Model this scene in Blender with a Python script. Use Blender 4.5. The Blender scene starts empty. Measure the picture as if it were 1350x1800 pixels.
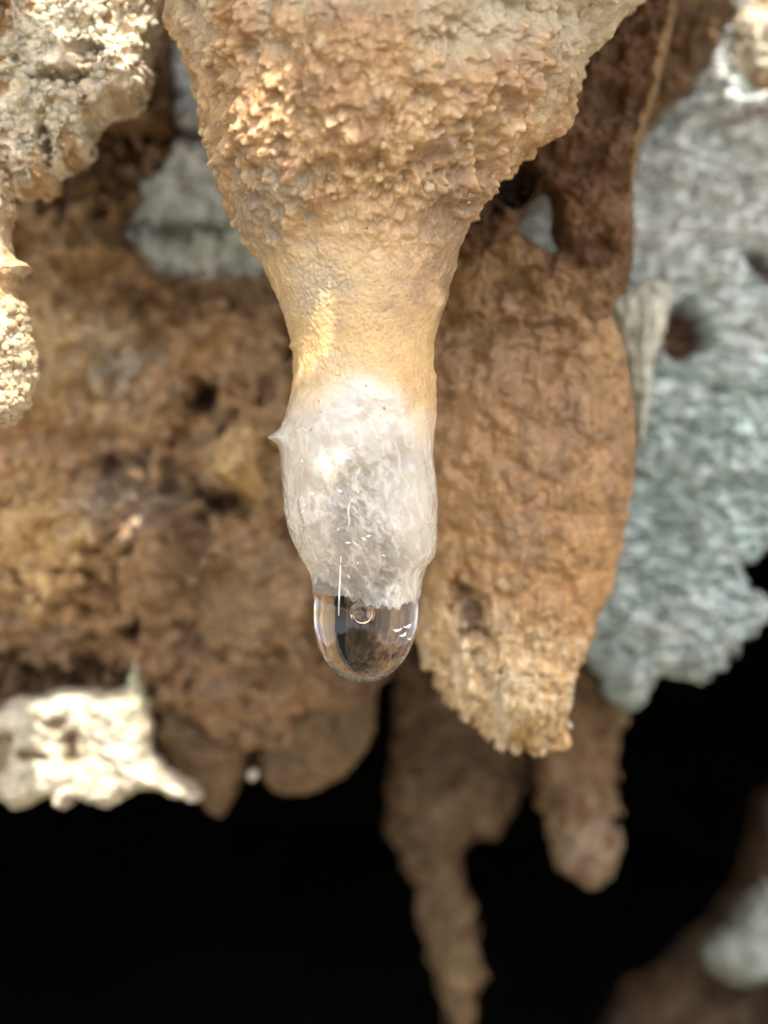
import bpy, math, random
import numpy as np

# ------------------------------------------------------------------ camera, light
U = 0.001                      # one millimetre; the whole scene is built at its real size
D = 110.0                      # camera distance to the plane of focus, mm
PX = 30.0                      # photograph pixels per mm in the plane of focus
scene = bpy.context.scene
COL = scene.collection
vs = scene.view_settings
vs.view_transform = 'Standard'; vs.look = 'None'; vs.gamma = 1.0
vs.exposure = 1.85

cam = bpy.data.cameras.new('camera')
cam.sensor_width = 36.0
cam.lens = 36.0 * D / 60.0
cam.clip_start = 0.002; cam.clip_end = 200.0
cam.dof.use_dof = True
cam.dof.focus_distance = (D - 2.5) * U
cam.dof.aperture_fstop = 23.0
cam_o = bpy.data.objects.new('camera', cam)
cam_o.location = (0, -D * U, 0); cam_o.rotation_euler = (math.radians(90), 0, 0)
COL.objects.link(cam_o); scene.camera = cam_o

SUN_EL, SUN_AZ = 55.0, -11.0    # elevation; degrees to the left (negative: right) of straight behind the camera
e, a = math.radians(SUN_EL), math.radians(SUN_AZ)
SUN = np.array([-math.sin(a) * math.cos(e), -math.cos(a) * math.cos(e), math.sin(e)])   # towards the sun
world = bpy.data.worlds.new('World'); scene.world = world
world.use_nodes = True
wn = world.node_tree.nodes; wl = world.node_tree.links
sky = wn.new('ShaderNodeTexSky'); sky.sky_type = 'NISHITA'; sky.sun_disc = False
sky.sun_elevation = e; sky.sun_rotation = math.atan2(SUN[0], SUN[1])
sky.dust_density = 3.0; sky.air_density = 1.0; sky.ozone_density = 0.3
bg = wn['Background']; bg.inputs['Strength'].default_value = 0.15
wl.new(sky.outputs[0], bg.inputs[0])

sl = bpy.data.lights.new('sun', 'SUN'); sl.energy = 2.8; sl.angle = math.radians(0.5); sl.color = (1.0, 0.94, 0.85)
so = bpy.data.objects.new('sun', sl); COL.objects.link(so)
import mathutils
so.rotation_euler = mathutils.Vector(SUN).to_track_quat('Z', 'Y').to_euler()

# ------------------------------------------------------------------ noise
def _hash(ix, iy, iz, seed):
    h = (ix.astype(np.uint32) * np.uint32(374761393) + iy.astype(np.uint32) * np.uint32(668265263)
         + iz.astype(np.uint32) * np.uint32(2147483647) + np.uint32((seed * 974634777) & 0xffffffff))
    h = (h ^ (h >> np.uint32(13))) * np.uint32(1274126177)
    h = (h ^ (h >> np.uint32(16))) * np.uint32(2246822519)
    return h ^ (h >> np.uint32(15))
_G = np.array([[1,1,0],[-1,1,0],[1,-1,0],[-1,-1,0],[1,0,1],[-1,0,1],[1,0,-1],[-1,0,-1],[0,1,1],[0,-1,1],[0,1,-1],[0,-1,-1],[1,1,0],[-1,1,0],[0,-1,1],[0,-1,-1]], np.float32)
def perlin(p, seed=0):
    p = np.asarray(p, np.float32)
    i = np.floor(p).astype(np.int64); f = p - i
    w = f * f * f * (f * (f * 6 - 15) + 10)
    out = 0
    for dx in (0, 1):
        for dy in (0, 1):
            for dz in (0, 1):
                g = _G[_hash(i[:,0]+dx, i[:,1]+dy, i[:,2]+dz, seed) & np.uint32(15)]
                d = g[:,0]*(f[:,0]-dx) + g[:,1]*(f[:,1]-dy) + g[:,2]*(f[:,2]-dz)
                wx = w[:,0] if dx else 1-w[:,0]; wy = w[:,1] if dy else 1-w[:,1]; wz = w[:,2] if dz else 1-w[:,2]
                out = out + d * wx * wy * wz
    return out
_ROT = np.array([[.36, .48, -.8], [-.8, .6, 0], [.48, .64, .6]], np.float32)      # turn each octave: no grid shows
def fbm(p, seed=0, octaves=4, gain=.5, ridged=False):
    p = np.asarray(p, np.float32); s = 0; amp = 1.0
    for o in range(octaves):
        n = perlin(p, seed + o * 17)
        s = s + amp * ((1 - 2.2*np.abs(n)) if ridged else n)
        amp *= gain; p = (p @ _ROT) * 2.03 + 11.7
    return s
def worley(p, seed=0, jitter=.9):
    """distance to the nearest feature point and a random number of its cell"""
    p = np.asarray(p, np.float32); i = np.floor(p).astype(np.int64)
    best = np.full(len(p), 9., np.float32); rid = np.zeros(len(p), np.float32)
    for dx in (-1, 0, 1):
        for dy in (-1, 0, 1):
            for dz in (-1, 0, 1):
                cx, cy, cz = i[:,0]+dx, i[:,1]+dy, i[:,2]+dz
                h = _hash(cx, cy, cz, seed)
                ox = (h & np.uint32(1023)) / 1023.; oy = ((h >> np.uint32(10)) & np.uint32(1023)) / 1023.; oz = ((h >> np.uint32(20)) & np.uint32(1023)) / 1023.
                q = (cx + .5 + jitter*(ox-.5) - p[:,0])**2 + (cy + .5 + jitter*(oy-.5) - p[:,1])**2 + (cz + .5 + jitter*(oz-.5) - p[:,2])**2
                m = q < best
                best = np.where(m, q, best); rid = np.where(m, (h >> np.uint32(7)) % np.uint32(1000) / 1000., rid)
    return np.sqrt(best), rid
def domes(p, seed=0, r=.62, pw=.75):
    """grains: a field of round knobs of differing height, 0..1"""
    d, k = worley(p, seed)
    return np.clip(1 - (d / r)**2, 0, 1)**pw * (.35 + .65 * k)
def sstep(x, a, b):
    t = np.clip((x - a) / (b - a), 0, 1); return t * t * (3 - 2 * t)
def lin(r, g, b):
    return np.array([((c/255+.055)/1.055)**2.4 if c > 10 else c/255/12.92 for c in (r, g, b)], np.float32)

# ------------------------------------------------------------------ scene helpers
def wx(px, y): return (px - 675) / PX * (D + y) / D
def wz(py, y): return (900 - py) / PX * (D + y) / D
def props(o, label=None, cat=None, group=None, kind=None):
    for k, v in (('label', label), ('category', cat), ('group', group), ('kind', kind)):
        if v: o[k] = v
    return o
def empty(name, loc, label, cat, group=None):
    o = bpy.data.objects.new(name, None); COL.objects.link(o)
    o.location = [c * U for c in loc]; o.empty_display_size = .002
    return props(o, label, cat, group)
def mesh_obj(name, verts, faces, mat, parent=None, col=None, origin=None, attrs=None, smooth=True):
    """verts in mm, world space; faces an (n,4) or (n,3) array"""
    verts = np.asarray(verts, np.float64); faces = np.asarray(faces, np.int32)
    if origin is None:
        origin = np.array(parent.location) / U if parent is not None else verts.mean(0)
    me = bpy.data.meshes.new(name)
    me.vertices.add(len(verts)); me.vertices.foreach_set('co', ((verts - origin) * U).astype(np.float32).ravel())
    n, k = faces.shape
    me.loops.add(n * k); me.loops.foreach_set('vertex_index', faces.ravel())
    me.polygons.add(n)
    me.polygons.foreach_set('loop_start', np.arange(0, n * k, k, dtype=np.int32))
    me.polygons.foreach_set('loop_total', np.full(n, k, np.int32))
    me.polygons.foreach_set('use_smooth', np.full(n, smooth))
    me.update(calc_edges=True); me.validate()
    if col is not None:
        c = np.ones((len(verts), 4), np.float32); c[:, :3] = np.clip(col, 0, 1)
        at = me.attributes.new('tint', 'FLOAT_COLOR', 'POINT'); at.data.foreach_set('color', c.ravel())
    for nm, v in (attrs or {}).items():
        at = me.attributes.new(nm, 'FLOAT', 'POINT'); at.data.foreach_set('value', np.asarray(v, np.float32))
    me.materials.append(mat)
    o = bpy.data.objects.new(name, me); COL.objects.link(o)
    if parent is not None: o.parent = parent
    else: o.location = [c * U for c in origin]
    return o

# ------------------------------------------------------------------ materials
def rock_mat(name, rough=.75, spec=.4, wet=0., grain=.10, bump=.6, mottle=.35, scale=1.0, sss=0., sss_r=.5, wet_rough=.12, glints=0.):
    """stone whose base colour is its own mineral tint, broken up by grain; wet = water film"""
    m = bpy.data.materials.new(name); m.use_nodes = True
    N, L = m.node_tree.nodes, m.node_tree.links
    b = N['Principled BSDF']
    tc = N.new('ShaderNodeTexCoord'); mp = N.new('ShaderNodeMapping'); mp.inputs['Scale'].default_value = (1000*scale,)*3
    L.new(tc.outputs['Object'], mp.inputs[0])
    def noise(s, det=6, rough_=.6):
        n = N.new('ShaderNodeTexNoise'); n.inputs['Scale'].default_value = s; n.inputs['Detail'].default_value = det
        n.inputs['Roughness'].default_value = rough_; L.new(mp.outputs[0], n.inputs['Vector']); return n
    at = N.new('ShaderNodeAttribute'); at.attribute_name = 'tint'
    n1 = noise(.9); n2 = noise(5.5, 8, .7)
    def remap(src, lo, hi, a=.3, z=.7):
        r = N.new('ShaderNodeMapRange'); r.inputs[1].default_value = a; r.inputs[2].default_value = z
        r.inputs[3].default_value = lo; r.inputs[4].default_value = hi; L.new(src, r.inputs[0]); return r.outputs[0]
    def mul(x, y):
        k = N.new('ShaderNodeMath'); k.operation = 'MULTIPLY'; L.new(x, k.inputs[0]); L.new(y, k.inputs[1]); return k.outputs[0]
    f = mul(remap(n1.outputs[0], 1-mottle, 1+mottle*.7), remap(n2.outputs[0], 1-mottle, 1+mottle*.8))
    mx = N.new('ShaderNodeMix'); mx.data_type = 'RGBA'; mx.blend_type = 'MULTIPLY'; mx.inputs[0].default_value = 1
    L.new(at.outputs['Color'], mx.inputs[6]); L.new(f, mx.inputs[7])
    L.new(mx.outputs[2], b.inputs['Base Color'])
    vo = N.new('ShaderNodeTexVoronoi'); vo.inputs['Scale'].default_value = 4.2; L.new(mp.outputs[0], vo.inputs['Vector'])
    n3 = noise(2.6, 9, .68)
    ad = N.new('ShaderNodeMath'); ad.operation = 'SUBTRACT'; L.new(n3.outputs[0], ad.inputs[0])
    sc = N.new('ShaderNodeMath'); sc.operation = 'MULTIPLY'; sc.inputs[1].default_value = .35; L.new(vo.outputs['Distance'], sc.inputs[0]); L.new(sc.outputs[0], ad.inputs[1])
    bp = N.new('ShaderNodeBump'); bp.inputs['Strength'].default_value = bump; bp.inputs['Distance'].default_value = grain * 3 * U
    L.new(ad.outputs[0], bp.inputs['Height']); L.new(bp.outputs[0], b.inputs['Normal'])
    L.new(remap(n2.outputs[0], rough-.12, min(1, rough+.12)), b.inputs['Roughness'])
    b.inputs['Specular IOR Level'].default_value = spec
    if wet:
        n4 = noise(.5, 3)
        L.new(remap(n4.outputs[0], 0, wet, .42, .62), b.inputs['Coat Weight']); b.inputs['Coat Roughness'].default_value = wet_rough
        b.inputs['Coat IOR'].default_value = 1.33; L.new(bp.outputs[0], b.inputs['Coat Normal'])
    if sss:
        b.inputs['Subsurface Weight'].default_value = sss; b.inputs['Subsurface Scale'].default_value = sss_r * U
        b.inputs['Subsurface Radius'].default_value = (1.0, .62, .36)
    return m

M_main = rock_mat('wet_knobbly_calcite', rough=.45, spec=.5, wet=1.0, grain=.08, bump=.5, mottle=.15, sss=.35, sss_r=.7, wet_rough=.06)
M_brown = rock_mat('brown_flowstone', rough=.7, grain=.13, bump=.5, mottle=.18, wet=.5, wet_rough=.25)
M_broken = rock_mat('brown_stalactite_calcite', rough=.65, grain=.07, bump=.25, mottle=.12, wet=.5, wet_rough=.25)
M_grey = rock_mat('grey_limestone', rough=.6, spec=.5, grain=.08, bump=.4, mottle=.10, wet=.4, wet_rough=.3)
M_crust = rock_mat('granular_white_crust', rough=.6, spec=.5, grain=.07, bump=.7, mottle=.22, wet=.4, wet_rough=.15, sss=.3, sss_r=.5)
M_dark = rock_mat('dark_cave_rock', rough=.95, spec=.1, grain=.3, bump=.4, mottle=.3, scale=.1)

def crystal_mat():
    m = bpy.data.materials.new('translucent_white_calcite'); m.use_nodes = True
    N, L = m.node_tree.nodes, m.node_tree.links; b = N['Principled BSDF']
    tc = N.new('ShaderNodeTexCoord'); mp = N.new('ShaderNodeMapping'); mp.inputs['Scale'].default_value = (1000, 1000, 650)
    L.new(tc.outputs['Object'], mp.inputs[0])
    at = N.new('ShaderNodeAttribute'); at.attribute_name = 'tint'; L.new(at.outputs['Color'], b.inputs['Base Color'])
    cl = N.new('ShaderNodeAttribute'); cl.attribute_name = 'clear'; L.new(cl.outputs['Fac'], b.inputs['Transmission Weight'])
    w = N.new('ShaderNodeTexNoise'); w.inputs['Scale'].default_value = .8; w.inputs['Detail'].default_value = 4; w.inputs['Distortion'].default_value = 1.6; L.new(mp.outputs[0], w.inputs['Vector'])
    w2 = N.new('ShaderNodeTexNoise'); w2.inputs['Scale'].default_value = 3.0; w2.inputs['Detail'].default_value = 6; w2.inputs['Distortion'].default_value = 1.0; L.new(mp.outputs[0], w2.inputs['Vector'])
    ad = N.new('ShaderNodeMath'); ad.operation = 'MULTIPLY_ADD'; ad.inputs[1].default_value = .14; L.new(w2.outputs[0], ad.inputs[0]); L.new(w.outputs[0], ad.inputs[2])
    bp = N.new('ShaderNodeBump'); bp.inputs['Strength'].default_value = .16; bp.inputs['Distance'].default_value = .4 * U
    L.new(ad.outputs[0], bp.inputs['Height']); L.new(bp.outputs[0], b.inputs['Normal'])
    b.inputs['Roughness'].default_value = .09; b.inputs['IOR'].default_value = 1.45
    b.inputs['Subsurface Weight'].default_value = .9; b.inputs['Subsurface Scale'].default_value = 1.3 * U
    b.inputs['Subsurface Radius'].default_value = (1.0, .92, .82)
    b.inputs['Coat Weight'].default_value = .8; b.inputs['Coat Roughness'].default_value = .07; b.inputs['Coat IOR'].default_value = 1.33
    b2 = N.new('ShaderNodeBump'); b2.inputs['Strength'].default_value = .14; b2.inputs['Distance'].default_value = .35 * U
    L.new(ad.outputs[0], b2.inputs['Height']); L.new(b2.outputs[0], b.inputs['Coat Normal'])
    return m
M_crystal = crystal_mat()
def grown_mat():
    """knobbly rock that passes into clear calcite where the tip begins (attribute 'calcite')"""
    m = M_main.copy(); m.name = 'rock_passing_into_calcite'
    N, L = m.node_tree.nodes, m.node_tree.links
    rock = N['Principled BSDF']; out = next(n for n in N if n.type == 'OUTPUT_MATERIAL')
    new = {}
    src = M_crystal.node_tree
    for n in src.nodes:
        if n.type == 'OUTPUT_MATERIAL': continue
        k = N.new(n.bl_idname); new[n] = k
        for p in ('attribute_name', 'operation'):
            if hasattr(n, p): setattr(k, p, getattr(n, p))
        for a_, b_ in zip(n.inputs, k.inputs):
            if hasattr(a_, 'default_value') and a_.type != 'SHADER': b_.default_value = a_.default_value
    for l in src.links:
        if l.to_node in new:
            fi = list(l.from_node.outputs).index(l.from_socket); ti = list(l.to_node.inputs).index(l.to_socket)
            L.new(new[l.from_node].outputs[fi], new[l.to_node].inputs[ti])
    cb = next(new[n] for n in new if n.type == 'BSDF_PRINCIPLED')
    mx = N.new('ShaderNodeMixShader'); at = N.new('ShaderNodeAttribute'); at.attribute_name = 'calcite'
    L.new(at.outputs['Fac'], mx.inputs[0]); L.new(rock.outputs[0], mx.inputs[1]); L.new(cb.outputs[0], mx.inputs[2]); L.new(mx.outputs[0], out.inputs[0])
    return m
M_grown = grown_mat()
def plain(name, color, rough, **kw):
    m = bpy.data.materials.new(name); m.use_nodes = True; b = m.node_tree.nodes['Principled BSDF']
    b.inputs['Base Color'].default_value = (*color, 1); b.inputs['Roughness'].default_value = rough
    for k, v in kw.items(): b.inputs[k.replace('_', ' ')].default_value = v
    return m
M_water = plain('clear_water', (1, 1, 1), 0.0, IOR=1.333, Transmission_Weight=1.0)
M_flake = plain('white_calcite_flake', (.86, .84, .80), .15, Transmission_Weight=.3, Coat_Weight=1.0)
M_needle = plain('white_calcite_needle', (.9, .88, .84), .1, Coat_Weight=1.0)
M_grit = plain('dark_grit', (.05, .035, .025), .7)

def vnormals(V, F):
    a, b, c, d = (V[F[:, k]] for k in range(4))
    fn = np.cross(c - a, d - b); n = np.zeros_like(V)
    for k in range(4): np.add.at(n, F[:, k], fn)
    return n / np.maximum(np.linalg.norm(n, axis=1, keepdims=True), 1e-12)
# ------------------------------------------------------------------ solid from an outline
def poly_sd(P, poly):
    """signed distance to a closed outline, positive inside, in pixels of the photograph"""
    poly = np.asarray(poly, np.float32); out = np.empty(len(P), np.float32)
    A = poly; B = np.roll(poly, -1, 0); E = B - A; LL = (E**2).sum(1) + 1e-9
    for s in range(0, len(P), 20000):
        p = P[s:s+20000].astype(np.float32)
        W = p[:, None] - A[None]
        t = np.clip((W * E).sum(2) / LL, 0, 1)
        d = ((W - t[..., None] * E)**2).sum(2).min(1)
        c1 = A[None, :, 1] > p[:, None, 1]; c2 = B[None, :, 1] > p[:, None, 1]
        xs = A[:, 0] + (p[:, None, 1] - A[:, 1]) * E[:, 0] / np.where(E[:, 1] == 0, 1e-9, E[:, 1])
        ins = ((c1 != c2) & (p[:, None, 0] < xs)).sum(1) % 2 == 1
        out[s:s+20000] = np.sqrt(d) * np.where(ins, 1, -1)
    return out
def smooth_poly(pts, n=2):
    pts = np.asarray(pts, float)
    for _ in range(n):
        q = np.roll(pts, -1, 0); pts = np.stack([pts*.8+q*.2, pts*.2+q*.8], 1).reshape(-1, 2)
    return pts
def blob(px, py, cx, cy, rx, ry, soft=.6, warp=None, rot=0):
    dx, dy = px - cx, py - cy
    if rot: c, s = math.cos(rot), math.sin(rot); dx, dy = dx*c + dy*s, -dx*s + dy*c
    r = np.sqrt((dx/rx)**2 + (dy/ry)**2)
    if warp is not None: r = r + warp
    return 1 - sstep(r, 1 - soft, 1 + soft)

def solid(name, outline, y0, front, back, rim, step, mat, colour, relief=None, holes=(), jitter=None, tilt=None, parent=None, seed=0, rough=2, prof_pow=.5, skin=None):
    """A closed lump of rock: OUTLINE (pixels of the photograph, at depth y0 mm) gives its edge; it swells
    FRONT mm towards the viewer and BACK mm away over RIM pixels; relief(px,py,sd,warps) adds knobs in mm."""
    poly = smooth_poly(outline, rough)
    x0, y_0 = poly.min(0) - 12; x1, y_1 = poly.max(0) + 12
    gx = np.arange(x0, x1 + step, step); gy = np.arange(y_0, y_1 + step, step)
    nx, ny = len(gx), len(gy)
    PXg, PYg = np.meshgrid(gx, gy); P = np.stack([PXg.ravel(), PYg.ravel()], 1)
    sd = poly_sd(P, poly)
    for h in holes: sd = np.minimum(sd, -poly_sd(P, smooth_poly(h, 1)))
    Q = np.stack([P[:, 0]/30, np.full(len(P), seed*3.1), P[:, 1]/30], 1)      # mm-like coordinates for the noise
    j = fbm(Q*.9, seed+3, 5, .62) * 9 if jitter is None else jitter(Q, P)
    sd = sd + j
    S = sd.reshape(ny, nx); gyd, gxd = np.gradient(S, step)
    g2 = np.maximum(gxd**2 + gyd**2, .15)
    off = np.clip(S, -2.2*step, 0)
    X = PXg - off * gxd / g2 * 1.0; Y = PYg - off * gyd / g2 * 1.0
    ins = S > 0
    cell = ins[:-1, :-1] | ins[1:, :-1] | ins[:-1, 1:] | ins[1:, 1:]
    px, py = X.ravel(), Y.ravel(); sdc = np.maximum(sd, 0)
    w1 = fbm(Q*.35, seed+31, 4); w2 = fbm(Q*1.1, seed+57, 4)
    t = np.clip(sdc / rim, 0, 1); prof = (1 - (1 - t)**2)**prof_pow
    hf = front * prof
    edge = sstep(sdc, 0, 14)
    if relief is not None: hf = hf + relief(px, py, sdc, w1, w2, Q) * edge
    hf = np.maximum(hf, -back * prof * .8 )
    hf = np.where(sdc > 0, hf, 0)
    hb = back * prof + edge * fbm(Q*.5, seed+91, 3) * .15 * back
    hb = np.where(sdc > 0, np.maximum(hb, .02), 0)
    yt = y0 + (tilt(px, py) if tilt else 0)
    vx, vz = wx(px, y0), wz(py, y0)
    VF = np.stack([vx, yt - hf, vz], 1); VB = np.stack([vx, yt + hb, vz], 1)
    idx = np.arange(nx*ny).reshape(ny, nx)
    q = np.stack([idx[:-1, :-1], idx[1:, :-1], idx[1:, 1:], idx[:-1, 1:]], -1)[cell]      # front faces look at -y
    inb = (sd > 0)
    bidx = np.where(inb, np.arange(nx*ny) + nx*ny, np.arange(nx*ny))
    qb = bidx[q][:, ::-1]
    V = np.concatenate([VF, VB]); F = np.concatenate([q, qb])
    used = np.unique(F); re = np.zeros(len(V), np.int64); re[used] = np.arange(len(used))
    V = V[used]; F = re[F]
    n = vnormals(V, F)
    V = V + n * (skin(V) if skin else .22*fbm(V*1.3, seed+71, 4, .55) + .10*domes(V*1.9, seed+73) - .03)[:, None]
    C = np.concatenate([colour(px, py, w1, w2, Q)]*2)[used]
    if mat in (M_brown, M_broken): C = C * np.array([.90, .81, .66])
    C = C * (1 + .28*np.clip(fbm(V*.9, seed+75, 4), -.7, .9))[:, None]     # mineral mottling through the solid
    o = mesh_obj(name, V, F, mat, parent=parent, col=C)
    fr = dict(px=px, py=py, x=vx, y=yt-hf, z=vz, sd=sdc)
    return o, fr
def mix(a, b, t):
    t = np.asarray(t)[..., None]; return a * (1 - t) + b * t
def flat(px, c): return np.tile(np.asarray(c, np.float32), (len(px), 1))

# knobs: small lumpy grains, a few shared shapes
def grain_meshes(mat, n=5, seed=1, name='nodule', tint=(.6, .45, .28), sub=2):
    import bmesh
    out = []
    for k in range(n):
        bm = bmesh.new(); bmesh.ops.create_icosphere(bm, subdivisions=sub, radius=1)
        co = np.array([v.co[:] for v in bm.verts])
        r = 1 + .35 * perlin(co*1.3 + k*5.3, seed + k) + .18 * perlin(co*3.1 + k, seed + 9)
        for v, rr in zip(bm.verts, r): v.co *= float(rr)
        me = bpy.data.meshes.new(name); bm.to_mesh(me); bm.free()
        me.polygons.foreach_set('use_smooth', np.ones(len(me.polygons), bool))
        at = me.attributes.new('tint', 'FLOAT_COLOR', 'POINT')
        at.data.foreach_set('color', np.tile(np.array([*tint, 1], np.float32) * np.array([*( [1 + .12*math.sin(k*2.1)]*3 ), 1], np.float32), len(me.vertices)))
        me.materials.append(mat); out.append(me)
    return out
def scatter(meshes, pts, sizes, parent, rng, name='nodule', sq=(1, .9, 1)):
    """real copies that share a few meshes; pts in mm, world space"""
    po = np.array(parent.matrix_basis.translation) / U
    for p, s in zip(pts, sizes):
        o = bpy.data.objects.new(name, rng.choice(meshes)); COL.objects.link(o); o.parent = parent
        o.location = [float(c) * U for c in (np.asarray(p) - po)]
        o.rotation_euler = [rng.uniform(0, 6.28) for _ in range(3)]
        k = s * U; o.scale = (k * rng.uniform(.8, 1.15), k * rng.uniform(.8, 1.15), k * rng.uniform(.8, 1.2))

# colours (albedo of the dry mineral)
TAN, OCHRE, PALE = np.array([.50,.32,.165]), np.array([.60,.37,.15]), np.array([.66,.55,.38])
BROWN, DARK, UMBER = np.array([.34,.205,.105]), np.array([.13,.072,.034]), np.array([.22,.125,.06])
GREY, GREEN, WHITE = np.array([.66,.665,.63]), np.array([.62,.69,.645]), np.array([.80,.76,.68])

# ================================================================== the cave: chamber, added sun-blocking brow, ground
def ground():
    n = 60
    u = np.sinh(np.linspace(-6, 6, n)) / np.sinh(6) * 40000; v = np.sinh(np.linspace(-6, 3.2, n)) / np.sinh(6) * 40000
    Xg, Yg = np.meshgrid(u, v + 40); P = np.stack([Xg.ravel(), Yg.ravel(), np.zeros(n*n)], 1)
    P[:, 2] = -260 + 22 * fbm(P/160, 5, 4) 
    i = np.arange(n*n).reshape(n, n); F = np.stack([i[:-1,:-1], i[:-1,1:], i[1:,1:], i[1:,:-1]], -1).reshape(-1, 4)
    c = mix(flat(P, (.19,.175,.15)), np.array([.12,.12,.09]), sstep(fbm(P/90, 8, 4), -.3, .4))
    props(mesh_obj('ground', P, F, M_dark, col=c), kind='structure')
ground()

def chamber():
    """dark hollow behind the hanging formations: a closed vault, open only towards the viewer"""
    nu, nv = 96, 60
    rows = []
    for k in range(nv):
        t = k / (nv - 1)
        y = 75 + 1500 * (t ** 1.3)
        r = 120 + 620 * math.sin(math.pi * min(1, t * 1.0)) ** .8 * 1.0
        if t > .93: r = max(2, r)
        for j in range(nu):
            th = 2 * math.pi * j / nu
            rows.append((r * math.cos(th), y, -10 + r * .8 * math.sin(th)))
    P = np.array(rows); P += 30 * np.stack([fbm(P/170, 41, 4), fbm(P/170, 42, 4), fbm(P/170, 43, 4)], 1) * np.repeat(np.linspace(.2, 1, nv), nu)[:, None]
    P[-nu:] = P[-nu:].mean(0)
    i = np.arange(nu*nv).reshape(nv, nu)
    F = np.stack([i[:-1], i[1:], np.roll(i, -1, 1)[1:], np.roll(i, -1, 1)[:-1]], -1).reshape(-1, 4)
    props(mesh_obj('cave_chamber', P, F, M_dark, col=flat(P, (.06,.046,.035))), kind='structure')
    # the rock face round the mouth
    nr = 40; rr = 120 + np.sinh(np.linspace(0, 3.2, nr)) / np.sinh(3.2) * 1400
    rows = [(r * math.cos(2*math.pi*j/nu), 75 - (r-120) * .25, -10 + .8 * r * math.sin(2*math.pi*j/nu)) for r in rr for j in range(nu)]
    P = np.array(rows); P[:, 1] += 14 * fbm(P/60, 51, 4) * np.repeat(np.linspace(0, 1, nr)**.5, nu)
    i = np.arange(nu*nr).reshape(nr, nu)
    F = np.stack([i[:-1], np.roll(i, -1, 1)[:-1], np.roll(i, -1, 1)[1:], i[1:]], -1).reshape(-1, 4)
    props(mesh_obj('cliff_face', P, F, M_brown, col=flat(P, (.30,.24,.17))), kind='structure')
chamber()

# wanted sun patches; each cuts a gap in the added overhang: (outline in the photograph, depth)
SUNLIT = [([(40,-140),(340,-140),(330,60),(290,130),(240,120),(205,100),(170,105),(130,80),(90,40),(50,20)], 4.0),
          ([(-120,1215),(0,1228),(60,1212),(110,1196),(225,1200),(250,1190),(300,1330),(390,1395),(390,1500),(-120,1560)], 21.8),
          ([(1275,20),(1300,-10),(1420,-60),(1420,190),(1345,140),(1300,115)], 25),
          ([(-90,545),(42,560),(36,640),(20,705),(-90,730)], .5),
          # small dapples on the wet neck, the crystal and the drop
          ([(560,812),(582,806),(590,822),(580,838),(562,834)], -4.2),
          ([(545,490),(572,480),(590,515),(570,560),(545,540)], -4.0),
          ([(700,1070),(732,1070),(735,1110),(705,1112)], -2.0)]
def sun_blocker():
    """unseen rock brow added to block the sun; gaps are cut for the sunlit patches"""
    nu, nv = 480, 330
    u = np.linspace(-175, 130, nu); v = np.linspace(0, 1, nv)
    Ug, Vg = np.meshgrid(u, v)
    y = 110 - 192 * Vg; z = 46 + 4*np.sin(Vg*2) + np.where(y < -12, (-12 - y) * .65, 0) + .35*np.maximum(Ug - 10, 0)
    P = np.stack([Ug.ravel(), y.ravel(), z.ravel()], 1)
    P[:, 2] += 3 * fbm(P/25, 61, 5)
    keep = (P[:, 0] < 56 + 8 * fbm(P/22, 66, 4)) | (P[:, 1] > 30 + 8 * fbm(P/20, 67, 4))     # cut back on the right so sky light reaches the wall
    for poly, dep in SUNLIT:
        t = (dep - P[:, 1]) / (-SUN[1])                      # down the sun's ray to the depth of the patch
        H = P + (-SUN) * t[:, None]
        q = np.stack([H[:, 0] * D/(D+dep) * PX + 675, 900 - H[:, 2] * D/(D+dep) * PX], 1)
        s = poly_sd(q, np.array(poly)) + (14 if np.ptp(np.array(poly)[:, 0]) > 90 else 5)*fbm(q[:, [0, 1, 1]]/70, 77, 4)
        keep &= ~((t > 0) & (s > 0))
    K = keep.reshape(nv, nu); i = np.arange(nu*nv).reshape(nv, nu)
    cell = K[:-1, :-1] & K[1:, :-1] & K[:-1, 1:] & K[1:, 1:]
    F = np.stack([i[:-1,:-1], i[1:,:-1], i[1:,1:], i[:-1,1:]], -1)[cell]
    T = P + SUN * (6 + 2 * fbm(P/18, 63, 3))[:, None]
    Fb = F[:, ::-1] + len(P)
    # walls round the rim and the gaps
    ed = np.concatenate([F[:, [0,1]], F[:, [1,2]], F[:, [2,3]], F[:, [3,0]]])
    key = np.sort(ed, 1); _, inv, cnt = np.unique(key, axis=0, return_inverse=True, return_counts=True)
    e1 = ed[cnt[inv.ravel()] == 1]
    W = np.stack([e1[:, 1], e1[:, 0], e1[:, 0] + len(P), e1[:, 1] + len(P)], 1)
    V = np.concatenate([P, T]); F = np.concatenate([F, Fb, W])
    props(mesh_obj('added_sun_blocker', V, F, M_brown, col=flat(V, (.34,.31,.265))), kind='structure')
sun_blocker()

# ================================================================== background formations, far to near
rng = random.Random(7)
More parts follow.
